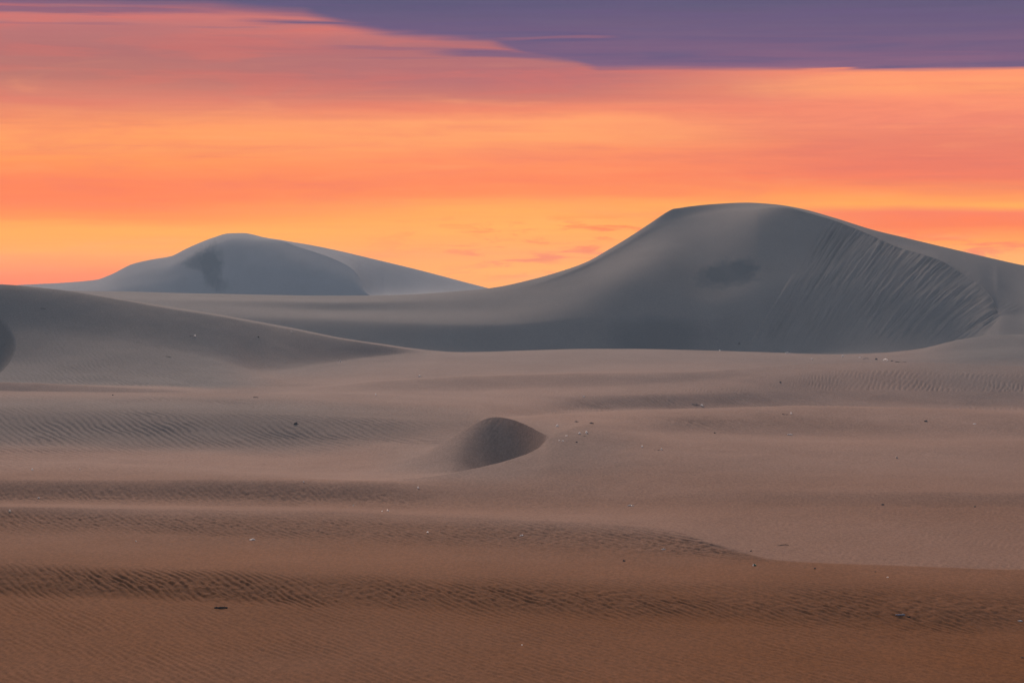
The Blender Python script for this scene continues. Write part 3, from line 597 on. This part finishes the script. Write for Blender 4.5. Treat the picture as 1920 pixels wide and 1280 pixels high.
def put(kind, u, v, w, hpx, label, group=None, tilt=0.0, yaw=0.0, seed=None):
    p = ground_at(u, v); s = p.y / F; W = w * s * .92; Hh = hpx * s * .9
    seed = int(u * 7 + v) if seed is None else seed
    r = random.Random(seed)
    if kind == 'shell': V, Fc = shell(W, W * .8, Hh, seed); o = mesh_obj('shell', V, Fc, [M_WHITE]); cat = 'shell'
    elif kind == 'cream_shell': V, Fc = shell(W, W * .8, Hh, seed); o = mesh_obj('shell', V, Fc, [M_YEL]); cat = 'shell'
    elif kind == 'pebble': V, Fc = lump(W, W * .8, Hh, seed); o = mesh_obj('stone', V, Fc, [M_ROCK]); cat = 'stone'
    elif kind == 'white_stone': V, Fc = lump(W, W * .8, Hh, seed); o = mesh_obj('stone', V, Fc, [M_WHITE]); cat = 'stone'
    elif kind == 'strip': V, Fc = crumple(W, max(W * .25, .1), Hh, seed); o = mesh_obj('plastic_strip', V, Fc, [M_PLAS]); cat = 'litter'
    elif kind == 'litter': V, Fc = crumple(W, W * .6, Hh, seed); o = mesh_obj('litter', V, Fc, [M_GREEN, M_PLAS], [1 if (i // 2) % 11 < 4 else 0 for i in range(len(Fc))]); cat = 'litter'
    elif kind in ('twig', 'pale_twig'):
        n = 9; pts = []; 
        bend = r.uniform(-.12, .12)
        for i in range(n):
            t = i / (n - 1) - .5; pts.append((t * W, bend * W * (1 - 4 * t * t), Hh * (.25 + .3 * math.sin(5 * t + seed))))
        rad = [Hh * .32 * (1 - .55 * i / (n - 1)) for i in range(n)]
        V, Fc = tube(pts, rad)
        k = 5; q = [(pts[k][0] + W * .14 * t, pts[k][1] - W * .10 * t, pts[k][2] + Hh * .5 * t) for t in (0, .4, .8, 1.1)]
        V2, F2 = tube(q, [rad[k] * .7, rad[k] * .6, rad[k] * .45, rad[k] * .3]); n0 = len(V)
        V += V2; Fc += [tuple(n0 + a for a in f) for f in F2]
        o = mesh_obj('twig', V, Fc, [M_TWIG if kind == 'twig' else M_BONE]); cat = 'twig'
    elif kind in ('log', 'plank'):
        n = 12; pts = [((i / (n - 1) - .5) * W, .02 * W * math.sin(i), Hh * (.35 + .08 * math.sin(i * 1.7 + seed))) for i in range(n)]
        rad = [Hh * .45 * (.75 + .25 * math.sin(i * 2.1 + seed) + .25 * math.sin(math.pi * i / (n - 1))) for i in range(n)]
        V, Fc = tube(pts, rad, 9)
        q = [(W * .2 + t * W * .08, 0, Hh * (.5 + .5 * t)) for t in (0, .5, 1)]; V2, F2 = tube(q, [Hh * .2, Hh * .16, Hh * .08]); n0 = len(V)
        V += V2; Fc += [tuple(n0 + a for a in f) for f in F2]
        o = mesh_obj('driftwood', V, Fc, [M_DARK if kind == 'log' else M_GREY]); cat = 'driftwood'
    elif kind == 'ring':
        n = 16; pts = [(W * .5 * math.cos(a), W * .3 * math.sin(a), Hh * (.15 + .75 * max(math.sin(a), 0))) for a in [math.pi * (-.35 + 1.3 * i / (n - 1)) for i in range(n)]]
        V, Fc = tube(pts, [Hh * .16] * n); o = mesh_obj('bleached_hoop', V, Fc, [M_WHITE]); cat = 'debris'
    elif kind == 'clump':
        V, Fc = [], []
        for q in range(26):
            a = r.uniform(0, 6.28); e = r.uniform(.15, 1.2); L_ = W * r.uniform(.25, .55)
            dv = Vector((math.cos(a) * math.cos(e), math.sin(a) * math.cos(e), math.sin(e) * .9)); b0 = Vector((r.uniform(-.2, .2) * W, r.uniform(-.1, .1) * W, 0))
            m1 = b0 + dv * L_ * .5 + Vector((0, 0, -.02)); e1 = b0 + dv * L_ + Vector((r.uniform(-.1, .1) * W, 0, -.1 * L_))
            V2, F2 = tube([b0, m1, e1], [W * .07, W * .055, W * .02], 5); n0 = len(V); V += V2; Fc += [tuple(n0 + x for x in f) for f in F2]
        V2, F2 = lump(W * .8, W * .5, Hh * .8, seed); n0 = len(V); V += V2; Fc += [tuple(n0 + x for x in f) for f in F2]
        o = mesh_obj('dead_bush', V, Fc, [M_DARK]); cat = 'bush'
    o.location = p - Vector((0, 0, Hh * .08)); o.rotation_euler = (tilt, 0, yaw)
    o['label'] = label; o['category'] = cat
    if group: o['group'] = group
    return o

G1 = 'white shells and stones scattered over the sand'; G2 = 'dark stones scattered over the sand'; G3 = 'dry twigs lying on the sand'; G4 = 'pale plastic strips lying on the sand'
things = [
 ('log', 414, 1140, 27, 5, 'long dark log lying on the brown foreground sand at the lower left', None),
 ('clump', 555, 795, 10, 7, 'small black bush with a thin tip on the rippled slope left of the crescent dune', None),
 ('strip', 474, 1012, 13, 4, 'bright white plastic strip on brown sand above the dark log', G4),
 ('plank', 1688, 1153, 20, 4, 'grey weathered driftwood on the foreground sand at the lower right', None),
 ('log', 1703, 1157, 12, 4, 'short dark driftwood touching the grey piece at the lower right', None),
 ('strip', 1912, 1164, 10, 3, 'pale scrap at the right edge of the photo, beyond the grey driftwood', G4),
 ('litter', 1414, 1060, 8, 5, 'crumpled green and white litter below the end of the dark rippled band', None),
 ('pebble', 1528, 1066, 4, 4, 'black pebble just below the sharp sand edge, right of the green litter', G2),
 ('twig', 1468, 1022, 24, 3, 'long thin bent dark twig on smooth sand above the green litter', G3),
 ('pebble', 1408, 1033, 5, 3, 'dark pebble at the tip of the dark rippled band, above the green litter', G2),
 ('strip', 1245, 1030, 8, 3, 'white scrap on the dark rippled band left of the green litter', G4),
 ('pebble', 1170, 1052, 5, 5, 'dark round stone on smooth brown sand below the white scrap', G2),
 ('strip', 979, 1004, 9, 3, 'pale scrap in the middle of the dark rippled band', G4),
 ('white_stone', 801, 998, 3.5, 4, 'small pale stone in the rippled band below the crescent dune', G1),
 ('cream_shell', 18, 959, 6, 5, 'cream shell at the far left edge on the dark rippled sand', G1),
 ('shell', 61, 881, 4, 4, 'round white shell at the far left above the dark rippled strip', G1),
 ('shell', 150, 880, 3, 3, 'tiny white shell right of the round white one at the far left', G1),
 ('shell', 73, 934, 5, 3, 'flat pale shell at the left edge of the light sand strip', G1),
 ('white_stone', 727, 957.5, 6, 3, 'larger of two pale stones side by side on the light strip below the crescent dune', G1),
 ('white_stone', 716, 958.5, 3, 3, 'smaller of two pale stones side by side on the light strip below the crescent dune', G1),
 ('shell', 784, 915, 4, 4, 'white shell just below the lower arm of the crescent dune', G1),
 ('shell', 570, 904, 3, 3, 'tiny white shell where the thin sand ridge starts, left of the crescent dune', G1),
 ('shell', 663, 948, 3, 3, 'tiny white shell on the light strip left of the two pale stones', G1),
 ('shell', 255, 1015, 3, 3, 'tiny pale shell on brown sand left of the white plastic strip', G1),
 ('white_stone', 979, 1209, 3, 3, 'lone pale speck of stone in the smooth nearest sand', G1),
 ('pebble', 1917, 1233, 6, 3, 'dark stone in the lowest right corner of the sand', G2),
 ('white_stone', 1664, 1082, 4, 2.5, 'pale flat stone below the sharp sand edge at the right', G1),
 ('pebble', 1641, 1072, 3.5, 2.5, 'dark chip of stone just under the sharp sand edge at the right', G2),
 ('strip', 1182, 948, 14, 3, 'long pale scrap at the top of the light sand in the centre', G4),
 ('pebble', 1655, 946, 6, 3, 'flat dark stone at the foot of the rippled band on the right', G2),
 ('pebble', 1827, 950, 4, 4, 'round dark pebble on the light sand near the right edge', G2),
 ('pale_twig', 1682, 859, 3, 6, 'pale upright stub on the smooth sand of the right slope', G3),
 ('pebble', 1736, 790, 8, 4, 'flat dark rock on the rippled slope at the right, below the long ridge', G2),
 ('white_stone', 1827, 795, 7, 3, 'pale stone where the small ridge begins at the right edge', G1),
 ('shell', 1316, 761, 7, 4, 'white shell at the end of a dark twig behind the long middle ridge', G1),
 ('twig', 1302, 759, 20, 3, 'dark twig running left from a white shell behind the long middle ridge', G3),
 ('shell', 1483, 776, 5, 4, 'white shell on the rippled slope just below the long middle ridge', G1),
 ('twig', 1472, 777, 14, 2.2, 'thin dark twig left of the white shell below the long middle ridge', G3),
 ('strip', 1480, 815, 12, 3, 'pale scrap on the pinkish sand right of the crescent dune', G4),
 ('pebble', 1340, 812, 4, 3, 'dark pebble on pinkish sand left of the pale scrap', G2),
 ('shell', 1241, 843, 4, 4, 'white shell with a twig beside it on the rippled sand right of the crescent dune', G1),
 ('twig', 1232, 844, 12, 2, 'dark twig beside the white shell on the rippled sand right of the crescent dune', G3),
 ('shell', 1204, 838, 5, 4, 'pale shell left of the one with the twig, right of the crescent dune', G1),
 ('shell', 1044, 799.5, 8, 5, 'white shell nearest to the curved brink of the crescent dune', G1),
 ('pebble', 1081, 791, 8, 3, 'dark rock behind the white shell by the crescent dune', G2),
 ('pebble', 1110, 794, 9, 3.5, 'dark rock right of the other dark rock behind the crescent dune', G2),
 ('shell', 1086, 813, 6, 4, 'left of two close white shells right of the crescent dune', G1),
 ('shell', 1100, 812, 6, 5, 'right of two close white shells right of the crescent dune', G1),
 ('twig', 1094, 818, 10, 2, 'dark twig below the two close white shells', G3),
 ('white_stone', 1062, 817, 5, 2.5, 'pale flat stone left of the two close white shells', G1),
 ('pebble', 1081, 829, 5, 2.5, 'dark pebble below the twig, right of the crescent dune', G2),
 ('white_stone', 1055, 827, 5, 3, 'pale stone on the crescent dune flank left of the dark pebble', G1),
 ('white_stone', 1048, 826, 3, 2.5, 'smallest pale stone on the crescent dune flank, next to the brink', G1),
 ('strip', 1476, 662.5, 11, 3, 'white scrap on the crest at the foot of the tall dune', G4),
 ('shell', 1581, 668.5, 6, 3.5, 'white shell on the crest below the slip face of the tall dune', G1),
 ('shell', 1523, 674, 5, 3, 'pale shell in front of the crest below the tall dune', G1),
 ('white_stone', 1612, 670.5, 6, 2.5, 'pale stone right of the white shell below the tall dune', G1),
 ('twig', 1624, 672.5, 14, 2, 'dark twig left of the black stone near the tall dune', G3),
 ('pebble', 1643, 674, 5, 4, 'black stone left of the white hoop near the foot of the tall dune', G2),
 ('ring', 1660, 676, 9, 4.5, 'curved white hoop half sunk in the sand near the tall dune', None),
 ('pebble', 1672, 677, 4, 2.5, 'small dark stone right of the white hoop', G2),
 ('twig', 1688, 679, 22, 2.5, 'long dark twig right of the white hoop', G3),
 ('pebble', 1463, 717, 5, 3, 'dark stone on the sand between the two right ridges', G2),
 ('pebble', 1386, 645, 5, 5, 'dark boulder at the bottom of the slip face of the tall dune', G2),
 ('shell', 1350, 658, 4, 3, 'white shell on the crest below the dark boulder', G1),
 ('shell', 366, 630.5, 4, 4, 'white shell at the end of a twig on the left grey slope', G1),
 ('twig', 357, 630, 13, 2, 'dark twig left of the white shell on the left grey slope', G3),
 ('twig', 316, 669, 12, 2.5, 'faint dark twig lower down on the left grey slope', G3),
 ('twig', 80, 579, 14, 2.5, 'dark twig high on the left grey slope near the skyline', G3),
 ('shell', 547, 623, 3, 3, 'white shell high on the left slope just under its crest', G1),
 ('pebble', 484, 632, 4, 2.5, 'dark pebble on the left slope left of the white shell under the crest', G2),
 ('twig', 480, 745, 12, 2.5, 'dark twig on the light sand above the rippled slope at the left', G3),
 ('pebble', 211, 741, 3, 2.5, 'tiny dark pebble on the light crest at the far left', G2),
 ('shell', 787, 706, 7, 3, 'pale shell on the soft ridge in the middle distance', G1),
 ('shell', 704, 741, 3.5, 4, 'pale shell below the soft ridge in the middle distance', G1),
 ('shell', 1095, 744, 4, 3, 'small pale shell on the plain above the crescent dune', G1),
 ('shell', 638, 678, 4, 3, 'pale shell at the foot of the left grey slope', G1),
]
for kind, u, v, w, hp, lab, grp in things:
    put(kind, u, v, w, hp, lab, grp, yaw=rng.uniform(-.25, .25))

# ------------------------------------------------------------------ haze
def haze_box():
    x, y0, y1, z0, z1 = 880, -170, HAZE_END, -14.3, HAZE_TOP
    v = [(-x, y0, z0), (x, y0, z0), (x, y1, z0), (-x, y1, z0), (-x, y0, z1), (x, y0, z1), (x, y1, z1), (-x, y1, z1)]
    f = [(0, 3, 2, 1), (4, 5, 6, 7), (0, 1, 5, 4), (1, 2, 6, 5), (2, 3, 7, 6), (3, 0, 4, 7)]
    m = bpy.data.materials.new('haze'); m.use_nodes = True; nt = m.node_tree; nt.nodes.clear()
    out = nn(nt, 'ShaderNodeOutputMaterial'); pv = nn(nt, 'ShaderNodeVolumePrincipled')
    pv.inputs['Color'].default_value = (0.55, 0.78, 1.0, 1); pv.inputs['Density'].default_value = HAZE_DENS
    pv.inputs['Anisotropy'].default_value = 0.0
    nt.links.new(pv.outputs[0], out.inputs['Volume'])
    o = mesh_obj('haze', v, f, [m], smooth=False); o['kind'] = 'stuff'; o['label'] = 'thin blue-grey air between the dunes'; o['category'] = 'haze'
haze_box()
print('rows', NR, 'cols', NU, 'verts', NR * NU)
